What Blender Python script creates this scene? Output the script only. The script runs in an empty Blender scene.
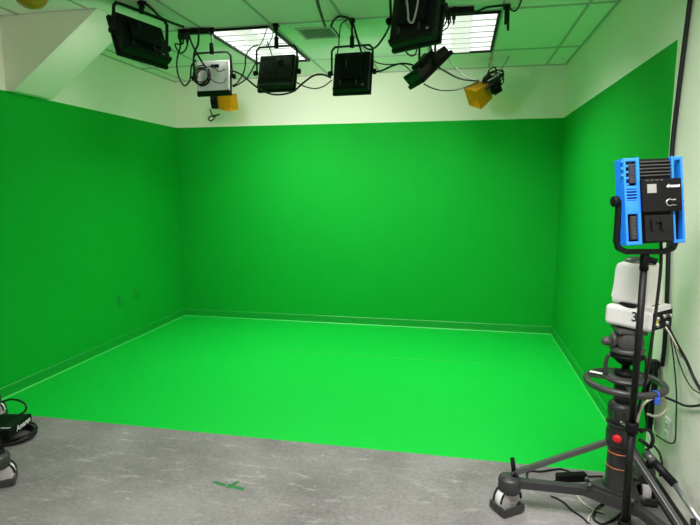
import bpy, bmesh, math, random
from mathutils import Vector, Matrix, Euler
random.seed(7)
sc = bpy.context.scene
COL = sc.collection
R = math.radians

# ------------------------------------------------------------------ materials
def new_mat(name):
    m = bpy.data.materials.new(name); m.use_nodes = True
    nt = m.node_tree
    return m, nt, nt.nodes['Principled BSDF']

def pm(name, col, rough=.5, metal=0., spec=.5, noise=0., nscale=30., trans=0.):
    """Principled material with a faint procedural mottling of its colour and gloss."""
    m, nt, b = new_mat(name)
    b.inputs['Base Color'].default_value = (*col, 1)
    b.inputs['Roughness'].default_value = rough
    b.inputs['Metallic'].default_value = metal
    b.inputs['Specular IOR Level'].default_value = spec
    if trans: b.inputs['Transmission Weight'].default_value = trans
    tc = nt.nodes.new('ShaderNodeTexCoord')
    n = nt.nodes.new('ShaderNodeTexNoise'); n.inputs['Scale'].default_value = nscale; n.inputs['Detail'].default_value = 4
    nt.links.new(tc.outputs['Object'], n.inputs['Vector'])
    if noise:
        mx = nt.nodes.new('ShaderNodeMix'); mx.data_type = 'RGBA'
        mx.inputs['A'].default_value = (*[c * (1 - noise) for c in col], 1)
        mx.inputs['B'].default_value = (*[min(1, c * (1 + noise)) for c in col], 1)
        nt.links.new(n.outputs['Fac'], mx.inputs['Factor'])
        nt.links.new(mx.outputs['Result'], b.inputs['Base Color'])
    mr = nt.nodes.new('ShaderNodeMapRange')
    mr.inputs['To Min'].default_value = max(0, rough - .06); mr.inputs['To Max'].default_value = min(1, rough + .06)
    nt.links.new(n.outputs['Fac'], mr.inputs['Value']); nt.links.new(mr.outputs['Result'], b.inputs['Roughness'])
    return m

def emit(name, col, strength):
    m, nt, b = new_mat(name)
    b.inputs['Base Color'].default_value = (*[c * .8 for c in col], 1)
    b.inputs['Emission Color'].default_value = (*col, 1)
    b.inputs['Emission Strength'].default_value = strength
    return m

GREEN_SHADED = (0.003, 0.365, 0.028)  # same paint as the floor, darkened here for the walls' weaker light
def green_floor_mat():
    m, nt, b = new_mat('green_paint_lit_floor')
    N, L = nt.nodes.new, nt.links.new
    tc = N('ShaderNodeTexCoord')
    n1 = N('ShaderNodeTexNoise'); n1.inputs['Scale'].default_value = 2.2; n1.inputs['Detail'].default_value = 6
    L(tc.outputs['Object'], n1.inputs['Vector'])
    mp = N('ShaderNodeMapping'); mp.inputs['Scale'].default_value = (1.2, 5, 1); mp.inputs['Rotation'].default_value = (0, 0, .7)
    L(tc.outputs['Object'], mp.inputs['Vector'])
    n2 = N('ShaderNodeTexNoise'); n2.inputs['Scale'].default_value = 5; n2.inputs['Detail'].default_value = 8; n2.inputs['Roughness'].default_value = .7
    L(mp.outputs['Vector'], n2.inputs['Vector'])
    r2 = N('ShaderNodeValToRGB'); r2.color_ramp.elements[0].position = .58; r2.color_ramp.elements[1].position = .74
    L(n2.outputs['Fac'], r2.inputs['Fac'])
    mul = N('ShaderNodeMath'); mul.operation = 'MULTIPLY'; L(r2.outputs['Color'], mul.inputs[0]); L(n1.outputs['Fac'], mul.inputs[1])
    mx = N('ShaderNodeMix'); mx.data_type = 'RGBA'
    mx.inputs['A'].default_value = (0.004, 0.51, 0.044, 1); mx.inputs['B'].default_value = (0.008, 0.42, 0.040, 1)  # same paint as the walls, lightened here for the floor's stronger light
    L(mul.outputs['Value'], mx.inputs['Factor'])
    # small pale nicks
    v = N('ShaderNodeTexVoronoi'); v.inputs['Scale'].default_value = 3.1; L(tc.outputs['Object'], v.inputs['Vector'])
    lt = N('ShaderNodeMath'); lt.operation = 'LESS_THAN'; lt.inputs[1].default_value = .035; L(v.outputs['Distance'], lt.inputs[0])
    mx2 = N('ShaderNodeMix'); mx2.data_type = 'RGBA'; mx2.inputs['B'].default_value = (.09, .55, .12, 1)
    L(lt.outputs['Value'], mx2.inputs['Factor']); L(mx.outputs['Result'], mx2.inputs['A'])
    L(mx2.outputs['Result'], b.inputs['Base Color'])
    b.inputs['Roughness'].default_value = .55; b.inputs['Specular IOR Level'].default_value = .15
    bp = N('ShaderNodeBump'); bp.inputs['Strength'].default_value = .06; L(n2.outputs['Fac'], bp.inputs['Height']); L(bp.outputs['Normal'], b.inputs['Normal'])
    return m

def concrete_mat():
    m, nt, b = new_mat('grey_concrete_floor')
    N, L = nt.nodes.new, nt.links.new
    tc = N('ShaderNodeTexCoord')
    def noise(s, d, sc_=(1, 1, 1), rot=0, rough=.6):
        mp = N('ShaderNodeMapping'); mp.inputs['Scale'].default_value = sc_; mp.inputs['Rotation'].default_value = (0, 0, rot)
        L(tc.outputs['Object'], mp.inputs['Vector'])
        n = N('ShaderNodeTexNoise'); n.inputs['Scale'].default_value = s; n.inputs['Detail'].default_value = d; n.inputs['Roughness'].default_value = rough
        L(mp.outputs['Vector'], n.inputs['Vector']); return n.outputs['Fac']
    big = noise(1.6, 5)
    fine = noise(45, 8, rough=.75)
    streak = noise(5, 9, (1, 3.2, 1), .3, .75)
    r = N('ShaderNodeValToRGB'); cr = r.color_ramp
    cr.elements[0].position = .36; cr.elements[0].color = (.135, .122, .122, 1)
    cr.elements[1].position = .64; cr.elements[1].color = (.31, .284, .282, 1)
    a = N('ShaderNodeMath'); a.operation = 'MULTIPLY_ADD'; a.inputs[1].default_value = .55; L(big, a.inputs[0])
    a2 = N('ShaderNodeMath'); a2.operation = 'MULTIPLY'; a2.inputs[1].default_value = .45; L(fine, a2.inputs[0])
    L(a2.outputs['Value'], a.inputs[2]); L(a.outputs['Value'], r.inputs['Fac'])
    sr = N('ShaderNodeValToRGB'); sr.color_ramp.elements[0].position = .55; sr.color_ramp.elements[1].position = .72
    L(streak, sr.inputs['Fac'])
    mm = N('ShaderNodeMath'); mm.operation = 'MULTIPLY'; mm.inputs[1].default_value = .75; L(sr.outputs['Color'], mm.inputs[0])
    mx = N('ShaderNodeMix'); mx.data_type = 'RGBA'; mx.inputs['B'].default_value = (.48, .455, .455, 1)
    L(mm.outputs['Value'], mx.inputs['Factor']); L(r.outputs['Color'], mx.inputs['A'])
    # small pale chips
    v = N('ShaderNodeTexVoronoi'); v.inputs['Scale'].default_value = 4.2; L(tc.outputs['Object'], v.inputs['Vector'])
    lt = N('ShaderNodeMath'); lt.operation = 'LESS_THAN'; lt.inputs[1].default_value = .03; L(v.outputs['Distance'], lt.inputs[0])
    lm = N('ShaderNodeMath'); lm.operation = 'MULTIPLY'; L(lt.outputs['Value'], lm.inputs[0]); L(big, lm.inputs[1])
    mx2 = N('ShaderNodeMix'); mx2.data_type = 'RGBA'; mx2.inputs['B'].default_value = (.6, .58, .56, 1)
    L(lm.outputs['Value'], mx2.inputs['Factor']); L(mx.outputs['Result'], mx2.inputs['A'])
    L(mx2.outputs['Result'], b.inputs['Base Color'])
    b.inputs['Roughness'].default_value = .7; b.inputs['Specular IOR Level'].default_value = .3
    bp = N('ShaderNodeBump'); bp.inputs['Strength'].default_value = .08; L(fine, bp.inputs['Height']); L(bp.outputs['Normal'], b.inputs['Normal'])
    return m

def wall_mat(name, col, rough=.75, smudge=None):
    m, nt, b = new_mat(name)
    N, L = nt.nodes.new, nt.links.new
    tc = N('ShaderNodeTexCoord')
    n = N('ShaderNodeTexNoise'); n.inputs['Scale'].default_value = 1.4; n.inputs['Detail'].default_value = 5
    L(tc.outputs['Object'], n.inputs['Vector'])
    mx = N('ShaderNodeMix'); mx.data_type = 'RGBA'
    mx.inputs['A'].default_value = (*[c * .95 for c in col], 1); mx.inputs['B'].default_value = (*[min(1, c * 1.05) for c in col], 1)
    L(n.outputs['Fac'], mx.inputs['Factor'])
    res = mx.outputs['Result']
    if smudge:                      # grey scuffs rubbed onto the lower wall
        n3 = N('ShaderNodeTexNoise'); n3.inputs['Scale'].default_value = 6; n3.inputs['Detail'].default_value = 8; n3.inputs['Roughness'].default_value = .7
        L(tc.outputs['Object'], n3.inputs['Vector'])
        rr = N('ShaderNodeValToRGB'); rr.color_ramp.elements[0].position = .5; rr.color_ramp.elements[1].position = .72
        L(n3.outputs['Fac'], rr.inputs['Fac'])
        sx = N('ShaderNodeSeparateXYZ'); L(tc.outputs['Object'], sx.inputs['Vector'])
        mr = N('ShaderNodeMapRange'); mr.inputs['From Min'].default_value = .25; mr.inputs['From Max'].default_value = .85
        mr.inputs['To Min'].default_value = .5; mr.inputs['To Max'].default_value = 0
        L(sx.outputs['Z'], mr.inputs['Value'])
        mu = N('ShaderNodeMath'); mu.operation = 'MULTIPLY'; L(rr.outputs['Color'], mu.inputs[0]); L(mr.outputs['Result'], mu.inputs[1])
        m3 = N('ShaderNodeMix'); m3.data_type = 'RGBA'; m3.inputs['B'].default_value = (*smudge, 1)
        L(mu.outputs['Value'], m3.inputs['Factor']); L(res, m3.inputs['A']); res = m3.outputs['Result']
    L(res, b.inputs['Base Color'])
    b.inputs['Roughness'].default_value = rough; b.inputs['Specular IOR Level'].default_value = .12
    n2 = N('ShaderNodeTexNoise'); n2.inputs['Scale'].default_value = 120; n2.inputs['Detail'].default_value = 3
    L(tc.outputs['Object'], n2.inputs['Vector'])
    bp = N('ShaderNodeBump'); bp.inputs['Strength'].default_value = .05; L(n2.outputs['Fac'], bp.inputs['Height']); L(bp.outputs['Normal'], b.inputs['Normal'])
    return m

def tile_mat():
    m, nt, b = new_mat('ceiling_tile')
    N, L = nt.nodes.new, nt.links.new
    tc = N('ShaderNodeTexCoord')
    n = N('ShaderNodeTexNoise'); n.inputs['Scale'].default_value = 70; n.inputs['Detail'].default_value = 6; n.inputs['Roughness'].default_value = .8
    L(tc.outputs['Object'], n.inputs['Vector'])
    r = N('ShaderNodeValToRGB'); r.color_ramp.elements[0].position = .3; r.color_ramp.elements[0].color = (.74, .74, .69, 1)
    r.color_ramp.elements[1].position = .5; r.color_ramp.elements[1].color = (.86, .86, .81, 1)
    L(n.outputs['Fac'], r.inputs['Fac']); L(r.outputs['Color'], b.inputs['Base Color'])
    b.inputs['Roughness'].default_value = .9; b.inputs['Specular IOR Level'].default_value = .1
    bp = N('ShaderNodeBump'); bp.inputs['Strength'].default_value = .12; L(n.outputs['Fac'], bp.inputs['Height']); L(bp.outputs['Normal'], b.inputs['Normal'])
    return m

TROFFER, LEDP, TW, LW = 1.15, 2.5, 26.5, 4.6
M = dict(
    green=wall_mat('green_paint_shaded_wall', GREEN_SHADED, .65),
    green_base=pm('green_baseboard_paint', (0.004, .33, .032), .45, noise=.05),
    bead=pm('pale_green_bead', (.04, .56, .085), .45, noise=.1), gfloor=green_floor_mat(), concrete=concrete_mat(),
    white=wall_mat('white_wall_paint', (.85, .82, .73), smudge=(.35, .34, .33)),
    tile=tile_mat(), grid=pm('ceiling_grid_metal', (.42, .43, .41), .5, noise=.05),
    black=pm('black_metal', (.006, .006, .0065), .45, spec=.2, noise=.2),
    matte=pm('matte_black', (.004, .004, .0042), .6, spec=.15, noise=.2),
    rubber=pm('black_rubber', (.011, .011, .012), .5, spec=.25, noise=.2),
    dgrey=pm('dark_grey_paint', (.036, .035, .036), .42, noise=.12), cgrey=pm('column_dark_grey', (.022, .0215, .022), .42, noise=.15), hgrey=pm('warm_grey_casting', (.06, .057, .056), .45, noise=.15),
    mgrey=pm('mid_grey_metal', (.11, .11, .11), .32, noise=.1, metal=.5),
    silver=pm('silver_metal', (.55, .55, .56), .3, metal=.85, noise=.05),
    grey=pm('grey_cable', (.30, .31, .30), .5, noise=.1),
    cream=pm('cream_cable', (.62, .58, .50), .5, noise=.08),
    wplastic=pm('white_plastic', (.80, .76, .77), .35, noise=.03),
    wpanel=pm('white_panel_paint', (.88, .84, .88), .45, noise=.04),
    blue=pm('blue_powder_coat', (.015, .20, .86), .38, noise=.08),
    bstrap=pm('blue_strap_fabric', (.02, .10, .55), .7, noise=.15),
    red=pm('red_button', (.75, .015, .02), .35, noise=.05),
    orange=pm('orange_ring', (.50, .13, .03), .45, noise=.1),
    brass=pm('yellow_label', (.55, .42, .06), .45, noise=.2),
    amber=pm('amber_gel', (.50, .27, .005), .3, noise=.12, nscale=14),
    dome=pm('amber_dome_plastic', (.42, .22, .02), .15, noise=.35, nscale=12),
    screen=pm('grey_screen', (.26, .27, .25), .25, noise=.05),
    ink=pm('black_lettering', (.01, .01, .01), .5),
    wink=pm('white_lettering', (.85, .85, .85), .5),
    tape=pm('green_tape', (.025, .17, .045), .55, noise=.3, nscale=50),
    vent=pm('vent_metal', (.52, .53, .50), .5, noise=.05), dark=pm('dark_cavity', (.012, .012, .012), .8),
    diff=emit('lit_diffuser', (1, .93, .98), TROFFER),
    basket=emit('lit_perforated_basket', (1, .88, .95), .72),
    led=emit('lit_led_face', (1, .97, .93), LEDP),
)

def gel(m):                                   # thin coloured sheet: part see-through, part surface
    nt = m.node_tree; tr = nt.nodes.new('ShaderNodeBsdfTransparent'); tr.inputs['Color'].default_value = (.72, .40, .02, 1)
    mx = nt.nodes.new('ShaderNodeMixShader'); mx.inputs['Fac'].default_value = .5; out = nt.nodes['Material Output']
    nt.links.new(tr.outputs['BSDF'], mx.inputs[1]); nt.links.new(nt.nodes['Principled BSDF'].outputs['BSDF'], mx.inputs[2]); nt.links.new(mx.outputs['Shader'], out.inputs['Surface'])
gel(M['amber'])
# ------------------------------------------------------------------ mesh helpers
I4 = Matrix.Identity(4)
def T(x, y, z): return Matrix.Translation((x, y, z))
def RX(a): return Matrix.Rotation(a, 4, 'X')
def RY(a): return Matrix.Rotation(a, 4, 'Y')
def RZ(a): return Matrix.Rotation(a, 4, 'Z')

class MB:
    def __init__(s): s.bm = bmesh.new(); s.mats = []
    def _mi(s, m):
        if m is None: return 0
        if m not in s.mats: s.mats.append(m)
        return s.mats.index(m)
    def _add(s, vs, fs, mat=None, smooth=False):
        i = s._mi(mat); bv = [s.bm.verts.new(v) for v in vs]
        for f in fs:
            try:
                face = s.bm.faces.new([bv[k] for k in f]); face.material_index = i; face.smooth = smooth
            except ValueError: pass
        return s
    def box(s, c, d, X=I4, bev=0., mat=None, seg=2):
        b = bmesh.new(); bmesh.ops.create_cube(b, size=1)
        for v in b.verts: v.co = Vector((v.co.x * d[0], v.co.y * d[1], v.co.z * d[2]))
        if bev: bmesh.ops.bevel(b, geom=list(b.edges), offset=bev, segments=seg, affect='EDGES', profile=.5)
        b.verts.index_update()
        vs = [X @ (v.co + Vector(c)) for v in b.verts]; fs = [[v.index for v in f.verts] for f in b.faces]
        b.free(); return s._add(vs, fs, mat, False)
    def quad(s, pts, mat=None): return s._add([Vector(p) for p in pts], [list(range(len(pts)))], mat)
    def prism(s, poly, axis, a, b, X=I4, mat=None):
        """poly in the two other axes (cyclic order after axis), extruded from a to b along axis."""
        def P(u, v, w):
            return X @ Vector({0: (w, u, v), 1: (u, w, v), 2: (u, v, w)}[axis])
        n = len(poly); vs = [P(u, v, a) for u, v in poly] + [P(u, v, b) for u, v in poly]
        fs = [list(range(n))[::-1], list(range(n, 2 * n))] + [[i, (i + 1) % n, n + (i + 1) % n, n + i] for i in range(n)]
        return s._add(vs, fs, mat)
    def lathe(s, prof, X=I4, n=24, mat=None, smooth=True):
        """prof: (r, z) list about local z."""
        vs, fs = [], []
        for r, z in prof:
            for k in range(n):
                a = 2 * math.pi * k / n; vs.append(X @ Vector((r * math.cos(a), r * math.sin(a), z)))
        for i in range(len(prof) - 1):
            for k in range(n):
                k2 = (k + 1) % n; fs.append([i * n + k, i * n + k2, (i + 1) * n + k2, (i + 1) * n + k])
        fs.append(list(range(n))[::-1]); fs.append([(len(prof) - 1) * n + k for k in range(n)])
        return s._add(vs, fs, mat, smooth)
    def rod(s, p0, p1, r, r1=None, n=14, X=I4, mat=None):
        p0, p1 = Vector(p0), Vector(p1); d = p1 - p0
        q = Vector((0, 0, 1)).rotation_difference(d).to_matrix().to_4x4()
        return s.lathe([(r, 0), (r if r1 is None else r1, d.length)], X @ Matrix.Translation(p0) @ q, n, mat)
    def bar(s, p0, p1, w, h, X=I4, bev=0., mat=None):
        """a square-section beam from p0 to p1, h upward, w sideways."""
        p0, p1 = Vector(p0), Vector(p1); d = (p1 - p0)
        y = d.normalized(); x = y.cross(Vector((0, 0, 1)))
        if x.length < 1e-4: x = Vector((1, 0, 0))
        x.normalize(); z = x.cross(y)
        Q = Matrix((x, y, z)).transposed().to_4x4()
        return s.box((0, d.length / 2, 0), (w, d.length, h), X @ Matrix.Translation(p0) @ Q, bev, mat)
    def tube(s, pts, r, n=8, X=I4, closed=False, sub=6, mat=None):
        P = [Vector(p) for p in pts]
        if sub > 1: P = catmull(P, sub, closed)
        m = len(P); vs, fs = [], []; up = None
        for i in range(m):
            if closed: t = (P[(i + 1) % m] - P[i - 1])
            else: t = P[min(i + 1, m - 1)] - P[max(i - 1, 0)]
            t = t.normalized() if t.length > 1e-9 else Vector((0, 0, 1))
            if up is None: up = t.orthogonal().normalized()
            up = up - t * up.dot(t); up = up.normalized() if up.length > 1e-6 else t.orthogonal().normalized()
            sd = t.cross(up)
            for k in range(n):
                a = 2 * math.pi * k / n
                vs.append(X @ (P[i] + (up * math.cos(a) + sd * math.sin(a)) * r))
        for i in range(m if closed else m - 1):
            j = (i + 1) % m
            for k in range(n):
                k2 = (k + 1) % n; fs.append([i * n + k, i * n + k2, j * n + k2, j * n + k])
        if not closed: fs.append(list(range(n))[::-1]); fs.append([(m - 1) * n + k for k in range(n)])
        return s._add(vs, fs, mat, True)
    def torus(s, c, R_, r, X=I4, n=48, k=12, mat=None):
        pts = [Vector(c) + Vector((R_ * math.cos(2 * math.pi * i / n), R_ * math.sin(2 * math.pi * i / n), 0)) for i in range(n)]
        return s.tube(pts, r, k, X, True, 1, mat)
    def build(s, name, mat=None, parent=None):
        bmesh.ops.recalc_face_normals(s.bm, faces=list(s.bm.faces))
        me = bpy.data.meshes.new(name); s.bm.to_mesh(me); s.bm.free()
        if s.mats:
            for m in s.mats: me.materials.append(M[m])
        else: me.materials.append(M[mat])
        o = bpy.data.objects.new(name, me); COL.objects.link(o)
        if parent: o.parent = parent
        return o

def catmull(P, sub, closed=False):
    out = []; n = len(P)
    for i in range(n if closed else n - 1):
        a = P[(i - 1) % n] if closed or i else P[0] * 2 - P[1]
        b = P[i]; c = P[(i + 1) % n]
        d = P[(i + 2) % n] if closed or i + 2 < n else P[-1] * 2 - P[-2]
        for k in range(sub):
            t = k / sub
            out.append(.5 * ((2 * b) + (c - a) * t + (2 * a - 5 * b + 4 * c - d) * t * t + (3 * b - a - 3 * c + d) * t ** 3))
    if not closed: out.append(P[-1])
    return out

def text_part(name, body, size, X, mat, parent, shear=0.):
    cu = bpy.data.curves.new(name, 'FONT'); cu.body = body; cu.size = size; cu.align_x = 'CENTER'; cu.align_y = 'CENTER'
    cu.extrude = .0006; cu.shear = shear; cu.offset = size * .015
    tmp = bpy.data.objects.new(name + '_tmp', cu); COL.objects.link(tmp)
    dg = bpy.context.evaluated_depsgraph_get(); me = bpy.data.meshes.new_from_object(tmp.evaluated_get(dg))
    bpy.data.objects.remove(tmp); bpy.data.curves.remove(cu)
    me.transform(X); me.name = name; me.materials.clear(); me.materials.append(M[mat])
    o = bpy.data.objects.new(name, me); COL.objects.link(o); o.parent = parent
    return o

def tag(o, label, cat, group=None):
    o['label'] = label; o['category'] = cat
    if group: o['group'] = group
    return o
def thing(name, label, cat, loc=(0, 0, 0), rz=0., group=None):
    o = bpy.data.objects.new(name, None); COL.objects.link(o); o.empty_display_size = .1
    o.location = loc; o.rotation_euler = (0, 0, rz)
    return tag(o, label, cat, group)
def struct(name, mb, mat=None):
    o = mb.build(name, mat); o['kind'] = 'structure'; return o

# ------------------------------------------------------------------ the room
W, H, G, YS, YF = 4.647, 3.008, 2.44, -3.125, -9.0
f = MB()
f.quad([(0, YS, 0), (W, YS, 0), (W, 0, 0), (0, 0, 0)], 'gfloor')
f.quad([(0, YF, 0), (W, YF, 0), (W, YS, 0), (0, YS, 0)], 'concrete')
fl = struct('floor', f)
c = MB(); c.box((W / 2, YF / 2, H + .05), (W, -YF, .1), mat='tile'); struct('ceiling', c)
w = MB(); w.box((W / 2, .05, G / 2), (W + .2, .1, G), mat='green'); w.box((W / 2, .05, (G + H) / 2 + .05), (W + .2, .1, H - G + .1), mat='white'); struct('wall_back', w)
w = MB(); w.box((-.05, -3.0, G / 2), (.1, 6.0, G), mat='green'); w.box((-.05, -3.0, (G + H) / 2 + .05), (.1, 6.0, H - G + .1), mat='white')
w.box((-.05, (-6 + YF) / 2, H / 2 + .05), (.1, -YF - 6, H + .1), mat='white'); struct('wall_left', w)
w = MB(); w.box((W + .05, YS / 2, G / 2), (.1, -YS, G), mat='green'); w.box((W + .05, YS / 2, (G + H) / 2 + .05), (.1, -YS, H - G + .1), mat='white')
w.box((W + .05, (YS + YF) / 2, H / 2 + .05), (.1, YS - YF, H + .1), mat='white'); struct('wall_right', w)
w = MB(); w.box((W / 2, YF - .05, H / 2), (W + .2, .1, H + .1), mat='white'); struct('wall_front', w)

def base_profile(h, d): return [(0, 0), (d, 0), (d, h - .007), (d - .006, h), (0, h)]
bh = .094
b = MB(); b.prism([(-d_, z_) for d_, z_ in base_profile(bh, .013)], 0, 0, W, mat=None); struct('baseboard_back', b, 'green_base')
b = MB(); b.prism(base_profile(bh, .013), 1, YS + .0, -.013); struct('baseboard_left', b, 'green_base')
b = MB(); b.prism([(W - d_, z_) for d_, z_ in base_profile(bh, .013)], 1, YS, -.013, mat='green_base')
b.prism([(W - d_, z_) for d_, z_ in base_profile(.105, .012)], 1, YF, YS, mat='rubber'); struct('baseboard_right', b)
bd = MB(); bd.prism([(-.013, 0), (-.013, .009), (-.022, 0)], 0, .013, W - .013); bd.prism([(.013, 0), (.022, 0), (.013, .009)], 1, YS, -.013)
bd.prism([(W - .022, 0), (W - .013, 0), (W - .013, .009)], 1, YS, -.013); struct('trim_4', bd, 'bead')
# bead of caulk / worn edge along the green floor and its seam
t = MB(); t.box((2.7, -1.233, .0015), (2.3, .008, .003)); struct('trim_1', t, 'bead')

# sloped soffit boxed onto the side wall
s_ = MB(); s_.prism([(0, G), (.075, G), (.86, H - .004), (0, H - .004)], 1, -2.60, -2.19); struct('trim_2', s_, 'white')

# ceiling grid
g = MB()
xs = [2.0 + .61 * k for k in range(-3, 5)]; ys = [-.745 - 1.22 * k for k in range(0, 7)]
for x in xs: g.box((x, YF / 2, H - .003), (.022, -YF, .006))
for y in ys: g.box((W / 2, y, H - .0035), (W, .022, .007))
for x in (.01, W - .01): g.box((x, YF / 2, H - .004), (.02, -YF, .008))
g.box((W / 2, -.01, H - .004), (W, .02, .008))
go = struct('trim_3', g, 'grid')

# ------------------------------------------------------------------ ceiling fixtures
def area_lamp(name, parent, X, sx, sy, power, spread, col):
    l = bpy.data.lights.new(name, 'AREA'); l.shape = 'RECTANGLE'; l.size = sx; l.size_y = sy; l.energy = power; l.spread = R(spread); l.color = col
    o = bpy.data.objects.new(name, l); COL.objects.link(o); o.parent = parent; o.matrix_local = X
    return o
def troffer(x0, y0, label, w=None):
    x1, y1 = x0 + .588, y0 + 1.198
    t = thing('ceiling_light', label, 'ceiling light', ((x0 + x1) / 2, (y0 + y1) / 2, H), group='ceiling troffers')
    hx, hy = .294, .599
    fr = MB()
    for sx in (-1, 1): fr.box((sx * (hx - .011), 0, -.012), (.022, hy * 2, .022))
    for sy in (-1, 1): fr.box((0, sy * (hy - .011), -.012), (hx * 2 - .044, .022, .022))
    fr.build('frame', 'black', t)
    d = MB()
    for sx in (-1, 1): d.quad([(sx * .272, -.577, -.004), (sx * .272, .577, -.004), (sx * .09, .577, -.004), (sx * .09, -.577, -.004)])
    d.build('diffuser', 'diff', t)
    bk = MB(); bk.prism([(-.09, -.004), (-.075, -.014), (.075, -.014), (.09, -.004)], 1, -.577, .577); bk.build('basket', 'basket', t)
    lv = MB()
    for k in range(1, 7): lv.box((0, -.577 + k * 1.154 / 7, -.013), (.544, .006, .008))
    lv.build('louver', 'vent', t)
    area_lamp('troffer_lamp', t, T(0, 0, -.03), .53, 1.13, TW if w is None else w, 125 if w is None else 160, (1, .97, .98))
    return t
troffer(1.40, -1.955, 'lit ceiling troffer in dark frame above the dark ribbed panel, behind the white-backed panel')
troffer(3.235, -1.955, 'lit ceiling troffer in dark frame partly behind the large overhead panel')
for x0, y0, n, pw in ((1.40, -5.6, 'far from the stage over the open floor near the soffit wall', 16), (3.235, -5.6, 'over the open floor near the white wall', 62), (4.045, -5.6, 'running along the top of the white wall over the open floor', 40)):  # unseen troffers added behind the camera to brighten open floor and white wall
    troffer(x0, y0, 'added unseen troffer ' + n, pw)

v = thing('ceiling_vent', 'pale slatted air vent in the ceiling between the two lit troffers', 'vent', (2.315, -1.66, H))
fr = MB()
for sx in (-1, 1): fr.box((sx * .15, 0, -.006), (.02, .32, .012))
for sy in (-1, 1): fr.box((0, sy * .15, -.006), (.28, .02, .012))
fr.build('frame', 'vent', v)
bk = MB(); bk.box((0, .0, -.001), (.28, .28, .002)); bk.build('cavity', 'dark', v)
for k in range(12):
    sl = MB(); sl.box((-.125 + k * .0227, 0, -.007), (.006, .28, .004), T(0, 0, 0)); sl.build('slat', 'vent', v)

d = thing('dome_fixture', 'amber tinted dome fixture on the ceiling above the sloped soffit, cropped by the frame', 'ceiling dome', (.61, -2.96, H))
m = MB(); m.lathe([(.118, 0), (.118, -.018), (.105, -.022)], n=32); m.build('rim', 'black', d)
m = MB(); m.lathe([(.105 * math.cos(a), -.02 - .085 * math.sin(a)) for a in [R(k * 9) for k in range(10)]] + [(.002, -.106)], n=32); m.build('dome', 'dome', d)

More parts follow.
